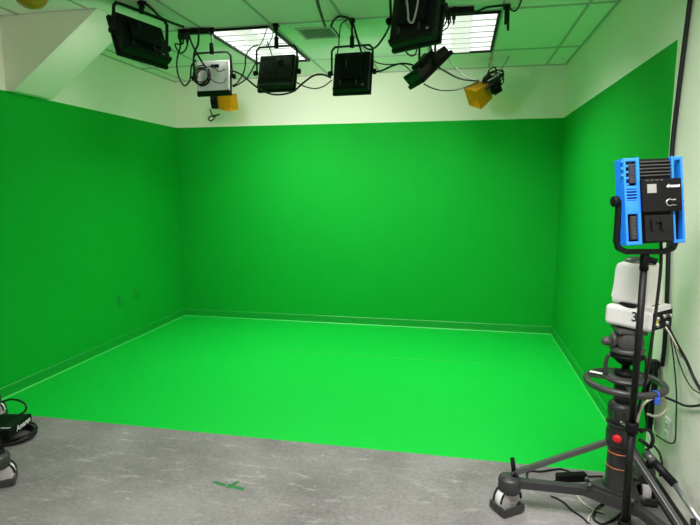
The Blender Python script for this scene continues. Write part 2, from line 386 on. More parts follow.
# ------------------------------------------------------------------ hanging LED panels
def led_panel(label, top, pivot, size, yaw, tilt, roll=0., back='black', lit=True, yoke_h=.21, yoke_r=.0085, style=0, stem='black', thick=.055, strength=None):
    """top: ceiling point; pivot: centre of the panel. The light faces local +y, turned by yaw and tipped down by tilt."""
    t = thing('led_panel_light', label, 'studio light', top, yaw, 'hanging LED panel lights')
    Xw = (T(*top) @ RZ(yaw)).inverted()
    c = Xw @ Vector(pivot)
    w_, h_ = size
    P = T(*c) @ RY(roll) @ RX(-tilt)
    m = MB(); m.box((0, 0, 0), (w_, thick, h_), P, .008); m.build('housing', back, t)
    fr = MB()
    fy = thick / 2 + .006
    for sx in (-1, 1): fr.box((sx * (w_ / 2 + .002), fy, 0), (.018, .03, h_ + .022), P, .003)
    for sz in (-1, 1): fr.box((0, fy, sz * (h_ / 2 + .002)), (w_ + .022, .03, .018), P, .003)
    fr.build('filter_frame', 'matte', t)
    lf = MB(); y = thick / 2 + .004
    pts = [(-w_ / 2 + .012, y, -h_ / 2 + .012), (w_ / 2 - .012, y, -h_ / 2 + .012), (w_ / 2 - .012, y, h_ / 2 - .012), (-w_ / 2 + .012, y, h_ / 2 - .012)]
    lf.quad([P @ Vector(q) for q in pts]); lf.build('light_face', 'led' if lit else 'wplastic', t)
    if lit: area_lamp('led_lamp', t, P @ T(0, y + .004, 0) @ RX(R(90)), w_ - .03, h_ - .03, LW if strength is None else strength, 105, (1, .97, .93))
    yb = -thick / 2
    if style == 0:            # ribbed heat sink over most of the back
        hs = MB()
        n = 15
        for k in range(n): hs.box((-w_ * .42 + k * w_ * .84 / (n - 1), yb - .006, h_ * .08), (.006, .014, h_ * .62), P)
        hs.build('heat_sink', 'dgrey', t)
        lip = MB()
        for k in range(18): lip.box((-w_ * .45 + k * w_ * .9 / 17, yb - .004, -h_ * .43), (w_ * .035, .01, h_ * .08), P)
        lip.build('lower_vent', 'dgrey', t)
        kb = MB(); kb.lathe([(.026, 0), (.026, .03), (.02, .034)], P @ T(w_ * .14, yb - .004, h_ * .2) @ RX(R(90))); kb.build('dimmer_knob', 'matte', t)
        cb = MB(); cb.box((w_ * .3, yb - .012, h_ * .28), (w_ * .2, .02, h_ * .26), P, .004); cb.build('control_box', 'dgrey', t)
    elif style == 1:          # plain dark back with stacked boxes
        cb = MB(); cb.box((0, yb - .018, h_ * .02), (w_ * .62, .036, h_ * .5), P, .006); cb.build('power_supply', 'matte', t)
        for sx, y_, z_ in ((-.28, .006, -.27), (.16, .006, -.27), (-.12, .038, .16)):
            bz = MB(); bz.box((w_ * sx, yb - y_, h_ * z_), (.012, .014, h_ * .18), P, .002); bz.build('latch', 'dgrey', t)
        lp = MB(); lp.box((0, yb - .008, -h_ * .46), (w_ * .96, .03, .022), P, .004); lp.build('lower_lip', 'matte', t)
        sc_ = MB(); sc_.lathe([(.008, 0), (.008, .006)], P @ T(w_ * .34, yb, -h_ * .36) @ RX(R(90)), 12); sc_.build('screw', 'silver', t)
    else:                     # white back plate with a small electronics box
        cb = MB(); cb.box((w_ * .06, yb - .008, h_ * .30), (w_ * .26, .016, h_ * .09), P, .004); cb.build('control_box', 'matte', t)
        lp = MB(); lp.box((0, yb + .01, -h_ * .5), (w_ * 1.02, thick * 1.05, .02), P, .004); lp.build('lower_lip', 'matte', t)
        for q_ in (-1, 1):
            rf = MB(); rf.box((q_ * w_ * .47, yb - .006, .02 * h_), (.014, .014, h_ * .9), P, .003); rf.build('edge_rail', 'wpanel', t)
    # yoke: a bent tube that carries the panel by its sides
    px = w_ / 2 + .022
    zt = min(yoke_h, -c.z - .05)
    rr = .045
    Y_ = T(*c) @ RY(roll)
    yk = MB()
    yk.tube([(-px, 0, -.015), (-px, 0, zt - rr)] + [(-px + rr - rr * math.cos(R(a)), 0, zt - rr + rr * math.sin(R(a))) for a in (30, 60, 90)]
            + [(px - rr + rr * math.sin(R(a)), 0, zt - rr + rr * math.cos(R(a))) for a in (0, 30, 60)] + [(px, 0, zt - rr), (px, 0, -.015)], yoke_r, 8, Y_, sub=3)
    yk.build('yoke', 'black', t)
    for sx in (-1, 1):
        kb = MB(); kb.lathe([(.012, 0), (.012, .012), (.022, .014), (.022, .034), (.017, .038)], Y_ @ T(sx * (px - .008), 0, 0) @ RY(R(90 * sx)), 14)
        kb.build('tilt_knob', 'matte', t)
    ty = Y_ @ Vector((0, 0, zt))
    st = MB(); st.rod((0, 0, -.02), ty, .009); st.build('stem', stem, t)
    sk = MB(); sk.rod(ty + Vector((0, 0, .075)), ty + Vector((0, 0, -.012)), .018); sk.build('spigot', 'matte', t)
    cl = MB(); cl.box((0, 0, -.012), (.045, .05, .024), bev=.004); cl.box((0, .0, -.034), (.03, .03, .03), bev=.004); cl.build('ceiling_clamp', 'matte', t)
    return t, P

led_panel('black LED panel in a thick black yoke facing the corner next to the sloped soffit', (1.27, -2.66, H), (1.225, -2.62, 2.755), (.39, .30), R(66), R(26), R(4), yoke_h=.20, yoke_r=.012, style=1, thick=.07, strength=1.)
P2 = led_panel('white-backed LED panel with a black cable coiled on its back', (1.474, -1.965, H), (1.477, -1.965, 2.61), (.27, .29), R(12), R(18), R(-3), back='wpanel', yoke_h=.20, style=2, stem='silver', thick=.035)
led_panel('black LED panel with ribbed dark grey back hanging in front of the nearer-to-soffit troffer', (2.04, -1.965, H), (2.041, -1.965, 2.625), (.305, .29), R(0), R(20), yoke_h=.205, style=0)
led_panel('square all-black LED panel hanging upright below the ceiling vent', (2.676, -1.965, H), (2.676, -1.965, 2.595), (.295, .32), R(-3), R(14), yoke_h=.205, style=1)
led_panel('large black LED panel hanging nearest to the camera, cut by the top of the photo', (3.25, -2.87, H), (3.258, -2.85, 2.735), (.31, .38), R(-22), R(16), R(-3), yoke_h=.22, style=1, thick=.07, lit=False)
led_panel('black LED panel tipped almost edge-on beneath the large overhead panel', (3.33, -2.42, H), (3.30, -2.4, 2.52), (.27, .27), R(-66), R(46), yoke_h=.24, style=1, stem='silver', thick=.06)

# coil of cable hung on the white-backed panel
m = MB(); px = P2[1]
for k in range(7):
    a = random.uniform(-.012, .012); b_ = random.uniform(-.012, .012)
    m.tube([(-.075 + a + (.062 + .004 * k % 3) * math.cos(R(q)) * (.85 + .1 * math.sin(k)), -.05 - .006 * k, -.02 + b_ + .075 * math.sin(R(q))) for q in range(0, 360, 30)], .005, 6, closed=True, sub=3)
m.tube([(-.075, -.06, .05), (.0, -.05, .07), (.06, -.05, .02), (.11, -.045, .04)], .004, 6)
m.tube([(-.02, -.05, -.04), (.04, -.05, -.08), (.1, -.05, -.085), (.12, -.04, -.04)], .003, 6)
o = m.build('cable_coil', 'rubber'); o.matrix_world = T(1.474, -1.965, H) @ RZ(R(8)) @ P2[1]
tag(o, 'coil of black cable bunched on the back of the white-backed panel', 'cable coil')

def gel_lamp(label, top, pivot, axis, scale=1.):
    """small black lamp with an amber gel hood along axis."""
    t = thing('gelled_lamp', label, 'studio lamp', top, 0, 'amber gelled lamps')
    c = Vector(pivot) - Vector(top); ax = Vector(axis).normalized()
    Q = Vector((0, 0, 1)).rotation_difference(ax).to_matrix().to_4x4()
    P = T(*c) @ Q @ Matrix.Scale(scale, 4)
    m = MB(); m.box((0, 0, -.075), (.15, .15, .11), P, .02); m.lathe([(.07, -.02), (.085, -.01), (.085, .012), (.075, .015)], P)
    m.lathe([(.05, -.13), (.05, -.15), (.035, -.16)], P, 16); m.build('lamp_body', 'black', t)
    fn = MB()
    for k in range(5): fn.box((0, 0, -.035 - k * .02), (.165, .165, .006), P, .002)
    fn.build('cooling_fins', 'matte', t)
    rf = MB(); rf.box((.045, .06, -.0), (.07, .045, .02), P, .004); rf.build('white_bracket', 'wplastic', t)
    gl = MB(); h0, h1, L = .082, .105, .19
    for a in range(4):
        Z = P @ RZ(R(90 * a))
        gl.quad([Z @ Vector(q) for q in ((-h0, h0, .01), (h0, h0, .01), (h1, h1, L), (-h1, h1, L))])
    gl.build('gel_hood', 'amber', t)
    ln = MB(); ln.lathe([(.06, .016), (.04, .03), (.01, .036)], P, 20); ln.build('lens', 'screen', t)
    # yoke and stem
    side = ax.cross(Vector((0, 0, 1))).normalized() * .105 * scale
    hub = c - ax * .06 * scale; tp = hub + Vector((0, 0, .17 * scale))
    yk = MB(); yk.tube([hub + side, hub + side + Vector((0, 0, .1 * scale)), tp + side * .6, tp - side * .6, hub - side + Vector((0, 0, .1 * scale)), hub - side], .008, 8, sub=4); yk.build('yoke', 'black', t)
    for sg in (-1, 1):
        kb = MB(); kb.rod(hub + side * sg * .75, hub + side * sg * 1.35, .018, .014); kb.build('tilt_knob', 'matte', t)
    st = MB(); st.rod((0, 0, -.02), tp, .008); st.build('stem', 'silver', t)
    cl = MB(); cl.box((0, 0, -.014), (.04, .04, .028), bev=.004); cl.build('ceiling_clamp', 'brass' if scale > .9 else 'matte', t)
    return t
gel_lamp('black lamp with square amber gel hood high by the back corner of the white wall', (3.83, -.44, H), (3.80, -.44, 2.70), (-.70, -.30, -.50), 1.0)
gel_lamp('black lamp with amber gel hood directly below the white-backed panel', (1.0, -.78, H), (.99, -.78, 2.605), (.95, -.25, -.10), .8)
m = MB()
for k in range(6):
    m.tube([(3.86 + (.10 + .01 * random.random()) * math.cos(R(q)) * (1 - .05 * k), -.50 - .012 * k, 2.77 + .05 * math.sin(k) * .5 + .075 * math.sin(R(q + 20 * k))) for q in range(0, 360, 30)], .0065, 6, closed=True, sub=3)
tag(m.build('cable_coil', 'rubber'), 'tangle of black cable gathered above the square amber gelled lamp', 'cable coil')
m = MB(); m.rod((.87, -.82, 2.53), (.90, -.82, 2.45), .007); m.tube([(.85, -.82, 2.43), (.89, -.84, 2.40), (.93, -.83, 2.44), (.90, -.82, 2.46)], .008, 8, closed=True); m.rod((.90, -.82, 2.45), (.98, -.82, 2.47), .012, .008)
tag(m.build('cable_plug', 'rubber'), 'black cable end and clip dangling under the amber lamp below the white-backed panel', 'cable')

# power strips clipped to the ceiling grid
def strip(label, a, b, plugs):
    t = thing('power_strip', label, 'power strip', a, 0, 'ceiling power strips')
    d = Vector(b) - Vector(a)
    m = MB(); m.bar((0, 0, 0), d, .05, .04, bev=.006); m.build('strip_body', 'matte', t)
    for q in plugs:
        p = d * q; m = MB(); m.box(p + Vector((0, -.012, -.04)), (.028, .03, .045), bev=.005); m.rod(p + Vector((0, -.012, -.06)), p + Vector((0, -.012, -.1)), .009, .005); m.build('plug', 'rubber', t)
    m = MB(); m.box(d * .5 + Vector((0, 0, .02)), (.03, .03, .012)); m.build('grid_clip', 'matte', t)
strip('black power strip on the ceiling grid beside the white-backed panel', (1.19, -2.0, 2.98), (1.45, -1.985, 2.98), (.05, .16, .28))
strip('black power strip on the ceiling next to the large overhead panel', (3.34, -2.08, 2.98), (3.62, -2.07, 2.98), (.2, .34, .48))
m = MB(); m.box((3.855, -2.05, 2.99), (.05, .05, .03), bev=.006); m.rod((3.85, -2.08, 2.97), (3.845, -2.09, 2.86), .013, .009); m.rod((3.862, -2.06, 2.97), (3.868, -2.07, 2.82), .014, .008)
tag(m.build('hanging_plug', 'rubber'), 'black plugs dangling from the ceiling at the troffer corner by the white wall', 'plug')

# ------------------------------------------------------------------ camera pedestals
def pedestal(label, loc, rz, arms, full=True):
    """arms: (angle, reach, trail angle). Local origin on the floor below the column."""
    t = thing('camera_pedestal', label, 'camera pedestal', loc, rz, 'studio camera pedestals')
    m = MB()
    hub = []
    for a, _, _ in arms:
        for d in (-38, 0, 38): hub.append((R(a + d), .17 if d == 0 else .10))
    hub.sort()
    pts = [(r * math.cos(a), r * math.sin(a)) for a, r in hub]
    m.prism(pts, 2, .13, .185); m.prism([(x * .8, y * .8) for x, y in pts], 2, .185, .20)
    m.build('hub_plate', 'dgrey', t)
    for a, L, tr in arms:
        u = Vector((math.cos(R(a)), math.sin(R(a)), 0)); e = u * L
        m = MB(); m.bar(u * .11 + Vector((0, 0, .158)), u * (L - .03) + Vector((0, 0, .158)), .042, .045, bev=.005)
        bt = m.build('arm', 'dgrey', t)
        for sg in (-1, 1):
            q = u * .135 + Vector((-u.y, u.x, 0)) * .03 * sg
            k = MB(); k.lathe([(.010, .18), (.010, .197), (.006, .20)], T(q.x, q.y, .012), 10); k.build('bolt', 'mgrey', bt)
        m = MB(); m.bar(u * .06 + Vector((0, 0, .425)), u * (L - .01) + Vector((0, 0, .205)), .026, .026, bev=.003); m.build('brace', 'mgrey', t)
        # caster
        m = MB(); m.lathe([(.05, .108), (.057, .12), (.058, .17), (.052, .185), (.03, .192)], T(*e), 24); m.box((0, 0, .185), (.09, .05, .02), T(*e) @ RZ(R(a)), .005)
        cs = m.build('caster', 'dgrey', t)
        v = Vector((math.cos(R(tr)), math.sin(R(tr)), 0)); cpos = e + v * .010; Z = T(cpos.x, cpos.y, 0) @ RZ(R(tr))
        m = MB(); m.lathe([(.05, -.024), (.062, -.020), (.066, -.010), (.066, .010), (.062, .020), (.05, .024)], Z @ T(0, 0, .07) @ RX(R(90)), 28)
        m.build('wheel', 'wplastic', cs)
        m = MB()
        for sy in (-1, 1): m.lathe([(.010, 0), (.062, .0), (.064, .003), (.05, .006), (.01, .006)], Z @ T(0, sy * .018, .07) @ RX(R(-90 * sy)), 24, 'wplastic')
        m.tube([(.066 * math.cos(R(q)), -.028 if q < 400 else 0, .07 + .069 * math.sin(R(q))) for q in range(0, 181, 20)], .006, 6, Z, mat='rubber')
        m.tube([(.066 * math.cos(R(q)), .028, .07 + .069 * math.sin(R(q))) for q in range(0, 181, 20)], .006, 6, Z, mat='rubber')
        m.build('wheel_fork', 'rubber', cs)
        m = MB()
        for sx in (-1, 1): m.box((sx * .062, 0, .031), (.013, .116, .038), Z, .004); m.box((0, sx * .052, .031), (.112, .013, .038), Z, .004)
        m.build('cable_guard', 'dgrey', cs)
        m = MB(); lv = e + Vector((.025, .0, 0)); m.rod(lv + Vector((0, 0, .18)), lv + Vector((-.016, 0, .29)), .012, .011); m.rod(lv + Vector((0, 0, .175)), lv + Vector((0, 0, .22)), .02, .015)
        m.build('brake_lever', 'matte', cs)
    m = MB(); m.lathe([(.068, .19), (.070, .205), (.058, .22), (.055, .42), (.058, .425)], n=32); m.build('column', 'cgrey', t)
    for z in (.31, .385):
        m = MB(); m.torus((0, 0, z), .0555, .003, n=40, k=8); m.build('orange_ring', 'orange', t)
    m = MB(); m.lathe([(.060, .41), (.068, .43), (.068, .49), (.062, .51), (.061, .55), (.068, .57), (.068, .62), (.05, .64)], n=28)
    m.box((-.045, -.045, .59), (.045, .045, .05), RZ(R(10)), .01); m.box((.05, -.035, .55), (.045, .045, .09), RZ(R(-15)), .01); m.torus((0, 0, .53), .066, .006, n=32, k=8)
    ch = m.build('column_head', 'cgrey', t)
    m = MB(); m.lathe([(.020, 0), (.020, .012), (.012, .016)], T(-.034, -.062, .475) @ RZ(R(-20)) @ RX(R(90)), 18); m.build('red_button', 'red', ch)
    m = MB(); m.rod((-.02, -.06, .555), (.02, -.09, .535), .008, .006); m.rod((-.02, -.06, .555), (-.03, -.085, .57), .006); m.build('lock_lever', 'silver', ch)
    m = MB(); m.rod((0, 0, .63), (0, 0, .76), .047, .045, 28); m.build('inner_column', 'cgrey', t)
    # steering ring with spokes and a white label
    m = MB(); m.torus((0, 0, .735), .170, .0165, n=64, k=14); rg = m.build('steering_ring', 'dgrey', t)
    m = MB()
    for a in (150, 270, 30): m.bar((0, 0, .75), (.165 * math.cos(R(a)), .165 * math.sin(R(a)), .735), .04, .012, bev=.003)
    m.lathe([(.085, .745), (.10, .755), (.10, .765), (.06, .775), (.04, .772)], n=32); m.build('spoke_hub', 'dgrey', rg)
    m = MB(); m.box((0, 0, 0), (.068, .026, .002), T(-.112, .06, .756) @ RZ(R(-28))); m.build('label_plate', 'wink', rg)
    # bowl mount carried by two uprights
    m = MB()
    for sx in (-1, 1): m.tube([(sx * .085, 0, .76), (sx * .09, 0, .79), (sx * .09, 0, .84), (sx * .075, 0, .868), (sx * .03, 0, .87)], .009, 8, RZ(R(0)))
    m.build('bowl_upright', 'dgrey', t)
    m = MB(); m.lathe([(.045, .77), (.05, .78), (.05, .79), (.02, .80), (.018, .825), (.04, .835), (.055, .85), (.075, .865), (.075, .88), (.05, .885)], n=28); m.build('bowl_clamp', 'matte', t)
    # fluid head
    m = MB(); m.lathe([(.055, .88), (.075, .89), (.08, .905), (.06, .915)], n=28); m.lathe([(.048, -.065), (.057, -.052), (.057, .052), (.048, .065)], T(0, 0, .95) @ RX(R(90)) @ RZ(0), 28)
    m.lathe([(.036, .05), (.038, .07), (.024, .078)], T(0, 0, .945) @ RY(R(-90)), 20); m.box((0, 0, 1.0), (.13, .14, .022), I4, .006)
    m.lathe([(.02, .0), (.022, .02), (.014, .04)], T(-.085, -.03, .945) @ RY(R(-90)), 14)
    m.build('fluid_head', 'hgrey', t)
    return t
POLE = ((4.455, -3.72, .418), (4.535, -3.835, .346), (4.615, -4.06, .225))
PED = (4.36, -3.63, 0)
pedestal('tall dark grey camera pedestal carrying the white camera, beside the white wall', PED, 0, ((180, .515, 217), (50.8, .316, 270), (-65, .42, 180)))
pedestal('dark grey camera pedestal cropped by the frame edge beside the soffit wall, only casters showing', (.45, -3.72, 0), 0, ((-22, .637, 37), (111, .515, 30), (220, .40, 60)))

# ------------------------------------------------------------------ white robotic camera on the pedestal
cam = thing('robotic_camera', 'white robotic studio camera marked 3 on top of the pedestal beside the white wall', 'camera', (PED[0] + .035, PED[1] + .0, 1.01), R(-45))
# local +x is the connector side (towards the white wall and viewer), local -y the side with the number
m = MB(); m.box((0, 0, .06), (.225, .19, .10), bev=.022, seg=4); m.prism([(-.09, .105), (.02, .105), (.05, .122), (.105, .122), (.105, .10), (-.09, .10)], 1, -.085, .085)
bs = m.build('base', 'wplastic', cam)
m = MB(); m.box((.1125, 0, .062), (.006, .165, .082), bev=.002); m.build('connector_plate', 'matte', bs)
cp = MB()
for y, z in ((-.055, .075), (-.055, .045), (0, .08), (.03, .045), (.06, .075)): cp.lathe([(.009, 0), (.009, .012)], T(.113, y, z) @ RY(R(90)), 12, 'silver')
cp.box((.117, -.06, .06), (.004, .03, .03), mat='brass'); cp.box((.117, .03, .08), (.004, .03, .016), mat='mgrey'); cp.build('connector', None, bs)
m = MB(); m.lathe([(.085, .10), (.085, .125)], n=32); m.build('turntable', 'matte', cam)
m = MB()
prof = [(-.095, .118), (.078, .118), (.076, .15), (.073, .28), (.063, .305), (.045, .315), (-.06, .315), (-.08, .305), (-.09, .28), (-.093, .15)]
bmh = MB(); bmh.prism(prof, 1, -.076, .066)
bmesh.ops.bevel(bmh.bm, geom=[e for e in bmh.bm.edges if abs(e.verts[0].co.y - e.verts[1].co.y) < 1e-6], offset=.02, segments=4, affect='EDGES', profile=.5)
bmh.build('camera_housing', 'wplastic', cam)
m = MB(); m.lathe([(.075, .31), (.07, .322), (.05, .335), (.02, .34)], T(-.008, -.005, 0) @ Matrix.Diagonal((.95, .78, 1, 1)), 28); m.build('top_cover', 'mgrey', cam)
m = MB(); m.rod((-.080, 0, .22), (-.099, 0, .22), .035); m.build('lens', 'matte', cam)
text_part('number_decal', '3', .062, T(.036, -.0962, .070) @ RX(R(90)), 'ink', bs)

# ------------------------------------------------------------------ blue panel light on its stand
SX, SY = 4.331, -3.865
t = thing('light_stand', 'thin black light stand in front of the camera pedestal', 'light stand', (SX, SY, 0))
m = MB(); m.rod((0, 0, .03), (0, 0, .62), .0165); m.rod((0, 0, .60), (0, 0, 1.33), .0145); m.build('pole', 'black', t)
for z, n in ((.61, 'upper_collar'), (.135, 'leg_collar'), (.06, 'brace_collar')):
    m = MB(); m.lathe([(.024, z - .025), (.027, z - .02), (.027, z + .02), (.024, z + .025)], n=16); m.rod((0, 0, z), (.04, -.02, z), .008); m.build(n, 'matte', t)
for a in (205, 290, 70):
    u = Vector((math.cos(R(a)), math.sin(R(a)), 0))
    m = MB(); m.bar(u * .025 + Vector((0, 0, .13)), u * .30 + Vector((0, 0, .02)), .016, .012); lg = m.build('leg', 'black', t)
    m = MB(); m.lathe([(.016, .0), (.016, .02), (.012, .028)], T(*(u * .30)), 12); m.build('rubber_foot', 'rubber', lg)
    m = MB(); m.bar(u * .025 + Vector((0, 0, .055)), u * .16 + Vector((0, 0, .066)), .012, .008); m.build('leg_brace', 'silver', lg)
m = MB(); m.rod((0, 0, 1.32), (0, 0, 1.392), .018); m.box((.015, -.006, 1.365), (.035, .026, .026), bev=.006); m.rod((.025, -.01, 1.365), (.044, -.014, 1.36), .011, .014); m.build('spigot_clamp', 'matte', t)

PX, PY, PZ, PYAW = SX, SY, 1.612, R(14)
t = thing('blue_panel_light', 'blue framed LED panel light seen from behind on the thin black stand', 'studio light', (SX, SY, 1.375), PYAW)
z0 = PZ - 1.375
B = T(0, 0, z0) @ RY(R(-2.5)) @ RX(R(-7))
bw, bhh = .25, .36
m = MB(); m.box((.008, .0, 0), (.135, .06, bhh - .01), B, .006); m.box((-.02, .02, 0), (.20, .02, bhh - .01), B, .003); m.build('housing', 'matte', t)
f_ = MB()                                                   # wide vented frame
f_.box((-.120, -.004, 0), (.010, .07, bhh), B, .003); f_.box((-.066, -.034, 0), (.014, .014, bhh), B, .003)
for z in (-.172, -.045, .172, .058): f_.box((-.093, -.034, z), (.052, .012, .014), B, .003)
f_.box((-.093, -.034, -.022), (.056, .012, .05), B, .003)
for k in range(5): f_.box((-.093, -.034, .008 + k * .0125), (.052, .010, .006), B, .0015)
for k in range(4): f_.box((-.113, -.034, .072 + k * .025), (.016, .010, .009), B, .0015)
for k in range(3): f_.box((-.128, -.03, .11 + k * .028), (.012, .012, .010), B, .0015)
f_.build('side_frame', 'blue', t)
f_ = MB()                                                   # slim open frame
f_.box((.127, -.004, 0), (.010, .05, bhh), B, .003); f_.box((.082, -.034, .11), (.010, .012, .14), B, .003); f_.box((.080, -.034, -.11), (.010, .012, .14), B, .003)
for z in (-.172, .172): f_.box((.105, -.02, z), (.05, .016, .014), B, .003)
f_.box((.102, -.02, .05), (.04, .016, .012), B, .003)
f_.build('side_frame', 'blue', t)
for z, hh in ((.116, .082), (-.108, .10)):
    gp = MB(); gp.box((-.088, -.022, z), (.026, .02, hh), B, .004)
    for k in range(7): gp.box((-.088, -.033, z - hh * .42 + k * hh * .14), (.022, .006, .006), B)
    gp.build('grip', 'dgrey', t)
m = MB(); m.box((.022, -.042, .02), (.165, .03, .135), B, .003); cbx = m.build('control_box', 'matte', t)
m = MB(); m.box((-.022, -.058, .048), (.038, .003, .036), B); m.build('display', 'screen', cbx)
m = MB()
for x in (-.04, -.02, 0, .02): m.box((x, -.058, .082), (.012, .002, .004), B)
m.build('indicator_row', 'mgrey', cbx)
m = MB()
m.torus((0, 0, 0), .013, .003, B @ T(.050, -.059, -.012) @ RX(R(90)), 24, 8); m.torus((0, 0, 0), .011, .003, B @ T(.070, -.059, -.012) @ RX(R(90)), 24, 8); m.build('knob_ring', 'silver', cbx)
m = MB()
for x in (.050, .070): m.lathe([(.010, 0), (.010, .014), (.008, .016)], B @ T(x, -.057, -.012) @ RX(R(90)), 16)
m.build('dimmer_knob', 'matte', cbx)
text_part('lettering', 'dracast', .019, B @ T(.068, -.0575, .056) @ RX(R(90)), 'wink', cbx, .15)
m = MB()
for k in range(5): m.box((.008, -.033, .105 + k * .014), (.13, .012, .005), B)
m.build('top_fins', 'dgrey', t)
m = MB(); m.box((.01, -.04, -.115), (.12, .02, .11), B, .004); m.box((-.02, -.054, -.1), (.012, .01, .05), B @ RY(0), .002); m.box((.02, -.054, -.1), (.012, .01, .05), B, .002); m.box((0, -.054, -.085), (.06, .01, .01), B, .002); m.build('battery_plate', 'black', t)
lf = MB(); lf.quad([B @ Vector(q) for q in ((-.115, .031, -.165), (.075, .031, -.165), (.075, .031, .165), (-.115, .031, .165))]); lf.build('light_face', 'wplastic', t)
yk = MB(); yx = bw / 2 + .004; yz = -.212
yk_pts = [(-yx, 0, -.0), (-yx, 0, yz + .05), (-yx + .012, 0, yz + .015), (-yx + .045, 0, yz), (yx - .045, 0, yz), (yx - .012, 0, yz + .015), (yx, 0, yz + .05), (yx, 0, 0)]
for i in range(len(yk_pts) - 1):
    a, b_ = Vector(yk_pts[i]), Vector(yk_pts[i + 1]); d = (b_ - a).normalized() * .004
    yk.bar(a - d, b_ + d, .026, .022, T(0, 0, z0), .004) if abs((b_ - a).x) > .005 else yk.box((a + b_) / 2, (.018, .028, abs((b_ - a).z) + .012), T(0, 0, z0), .004)
yk.build('yoke', 'black', t)
for sx in (-1, 1):
    kr = 1 if sx < 0 else .55
    m = MB(); m.lathe([(.012 * kr, 0), (.022 * kr, .004), (.023 * kr, .022 * kr), (.018 * kr, .027 * kr)], T(sx * (yx + .002), 0, z0) @ RY(R(90 * sx)), 18); m.build('tilt_knob', 'matte', t)

# ------------------------------------------------------------------ wall pieces
def outlet(name, label, loc, rz, mat, slot, painted=False):
    t = thing(name, label, 'wall outlet', loc, rz)
    m = MB(); m.box((0, -.004, 0), (.072, .008, .116), bev=.003); m.build('cover_plate', mat, t)
    for z in (-.024, .024):
        m = MB(); m.box((0, -.009, z), (.034, .004, .03), bev=.0015, mat=mat)
        for x in (-.007, .007): m.box((x, -.0112, z + .003), (.003, .001, .010), mat=slot)
        m.lathe([(.003, 0), (.003, .001)], T(0, -.0108, z - .009) @ RX(R(90)), 8, slot); m.build('socket', None, t)
outlet('wall_outlet', 'white double wall outlet low on the white wall behind the pedestal', (W, -3.42, .425), R(-90), 'wplastic', 'dark')
outlet('wall_outlet', 'outlet plate painted over in green, the one nearer the viewer', (0, -1.33, .49), R(90), 'green_base', 'green_base')
outlet('wall_outlet', 'outlet plate painted over in green, the one nearer the back corner', (0, -1.03, .49), R(90), 'green_base', 'green_base')

# hank of black cable on the white wall
m = MB()
for k in range(7):
    y0 = -3.24 + .012 * math.sin(k * 2.1); x0 = W - .025 - .008 * (k % 3); hw = .028 + .006 * (k % 4)
    m.tube([(x0, y0 - hw * .3, .72), (x0, y0 - hw, .62), (x0 - .01, y0 - hw * 1.2, .50), (x0, y0 - hw * .4, .40 - .012 * k), (x0, y0 + hw * .9, .42), (x0 - .01, y0 + hw * 1.3, .54), (x0, y0 + hw, .64)], .0075, 7, closed=True, sub=5)
m.box((W - .03, -3.24, .715), (.05, .05, .05), bev=.01)
tag(m.build('cable_hank', 'rubber'), 'long hank of black cable hung on the white wall behind the pedestal', 'cable coil')
m = MB(); m.torus((0, 0, 0), .0195, .004, T(4.448, -3.775, .735) @ RZ(R(-58)) @ RX(R(90)), 20, 8); m.box((4.45, -3.795, .715), (.024, .012, .032), bev=.004)
tag(m.build('cable_strap', 'bstrap'), 'blue fabric strap tied round the steering ring', 'strap')

t = thing('telescopic_pole', 'black and silver telescopic pole leaning by the white wall behind the light stand', 'pole', (4.44, -3.74, 0))
p0, p1, p2 = [Vector(q) - Vector((4.44, -3.74, 0)) for q in POLE]
m = MB(); m.rod(p0, p1, .019); m.build('sleeve', 'black', t)
m = MB(); m.rod(p1, p2, .012); m.build('inner_tube', 'silver', t)
m = MB(); d_ = (p1 - p0).normalized(); m.rod(p0 - d_ * .012, p0 + d_ * .04, .021); m.build('end_ring', 'mgrey', t)

# ------------------------------------------------------------------ small things on the floor
m = thing('power_adapter', 'black cylindrical power adapter lying on the floor behind the pedestal arm', 'power adapter', (4.26, -3.26, 0))
q = MB(); q.bar((-.12, -.03, .024), (.05, .02, .024), .046, .046, bev=.01); q.build('adapter_body', 'matte', m)
q = MB(); q.tube([(.05, .02, .02), (.09, .035, .018), (.15, .06, .012)], .006, 8); q.build('lead', 'rubber', m)
tm = thing('tape_mark', 'small cross of green tape stuck on the grey floor', 'floor tape', (2.32, -3.71, 0))
q = MB(); q.quad([(-.115, .012, .001), (-.03, -.012, .001), (-.02, .012, .001), (-.10, .034, .001)]); q.quad([(-.02, -.008, .0012), (.09, -.030, .0012), (.098, -.004, .0012), (-.012, .020, .0012)]); q.build('tape_strip', 'tape', tm)
q = MB(); q.quad([(-.02, -.02, .0015), (.015, -.02, .0015), (.04, .055, .0015), (.022, .06, .0015)]); q.build('tape_strip', 'tape', tm)

t = thing('equipment_box', 'black equipment box with white lettering on coiled cable beside the cropped pedestal', 'equipment box', (.609, -3.489, .066), R(105))
m = MB(); m.box((0, 0, .03), (.27, .22, .055), bev=.004); bx = m.build('case', 'matte', t)
m = MB(); m.box((0, 0, .059), (.25, .20, .004), bev=.001)
for k in range(8): m.box((-.10 + k * .028, .02, .062), (.016, .12, .003))
m.build('top_vent', 'black', bx)
m = MB(); m.box((-.10, -.04, .0625), (.006, .12, .002)); m.build('white_stripe', 'wink', bx)
text_part('lettering', 'Amaran', .052, T(.03, -.1112, .03) @ RX(R(90)), 'wink', bx)
m = MB()
for k in range(6):
    m.tube([(.612 + (.150 + .016 * (k % 3)) * math.cos(R(a)), -3.46 + (.125 + .015 * (k % 2)) * math.sin(R(a)), .011 + .008 * k + .003 * math.sin(R(a * 3 + k * 40))) for a in range(0, 360, 30)], .008, 7, closed=True, sub=4)
tag(m.build('cable_coil', 'rubber'), 'coil of black cable on the floor under the black equipment box', 'cable coil')

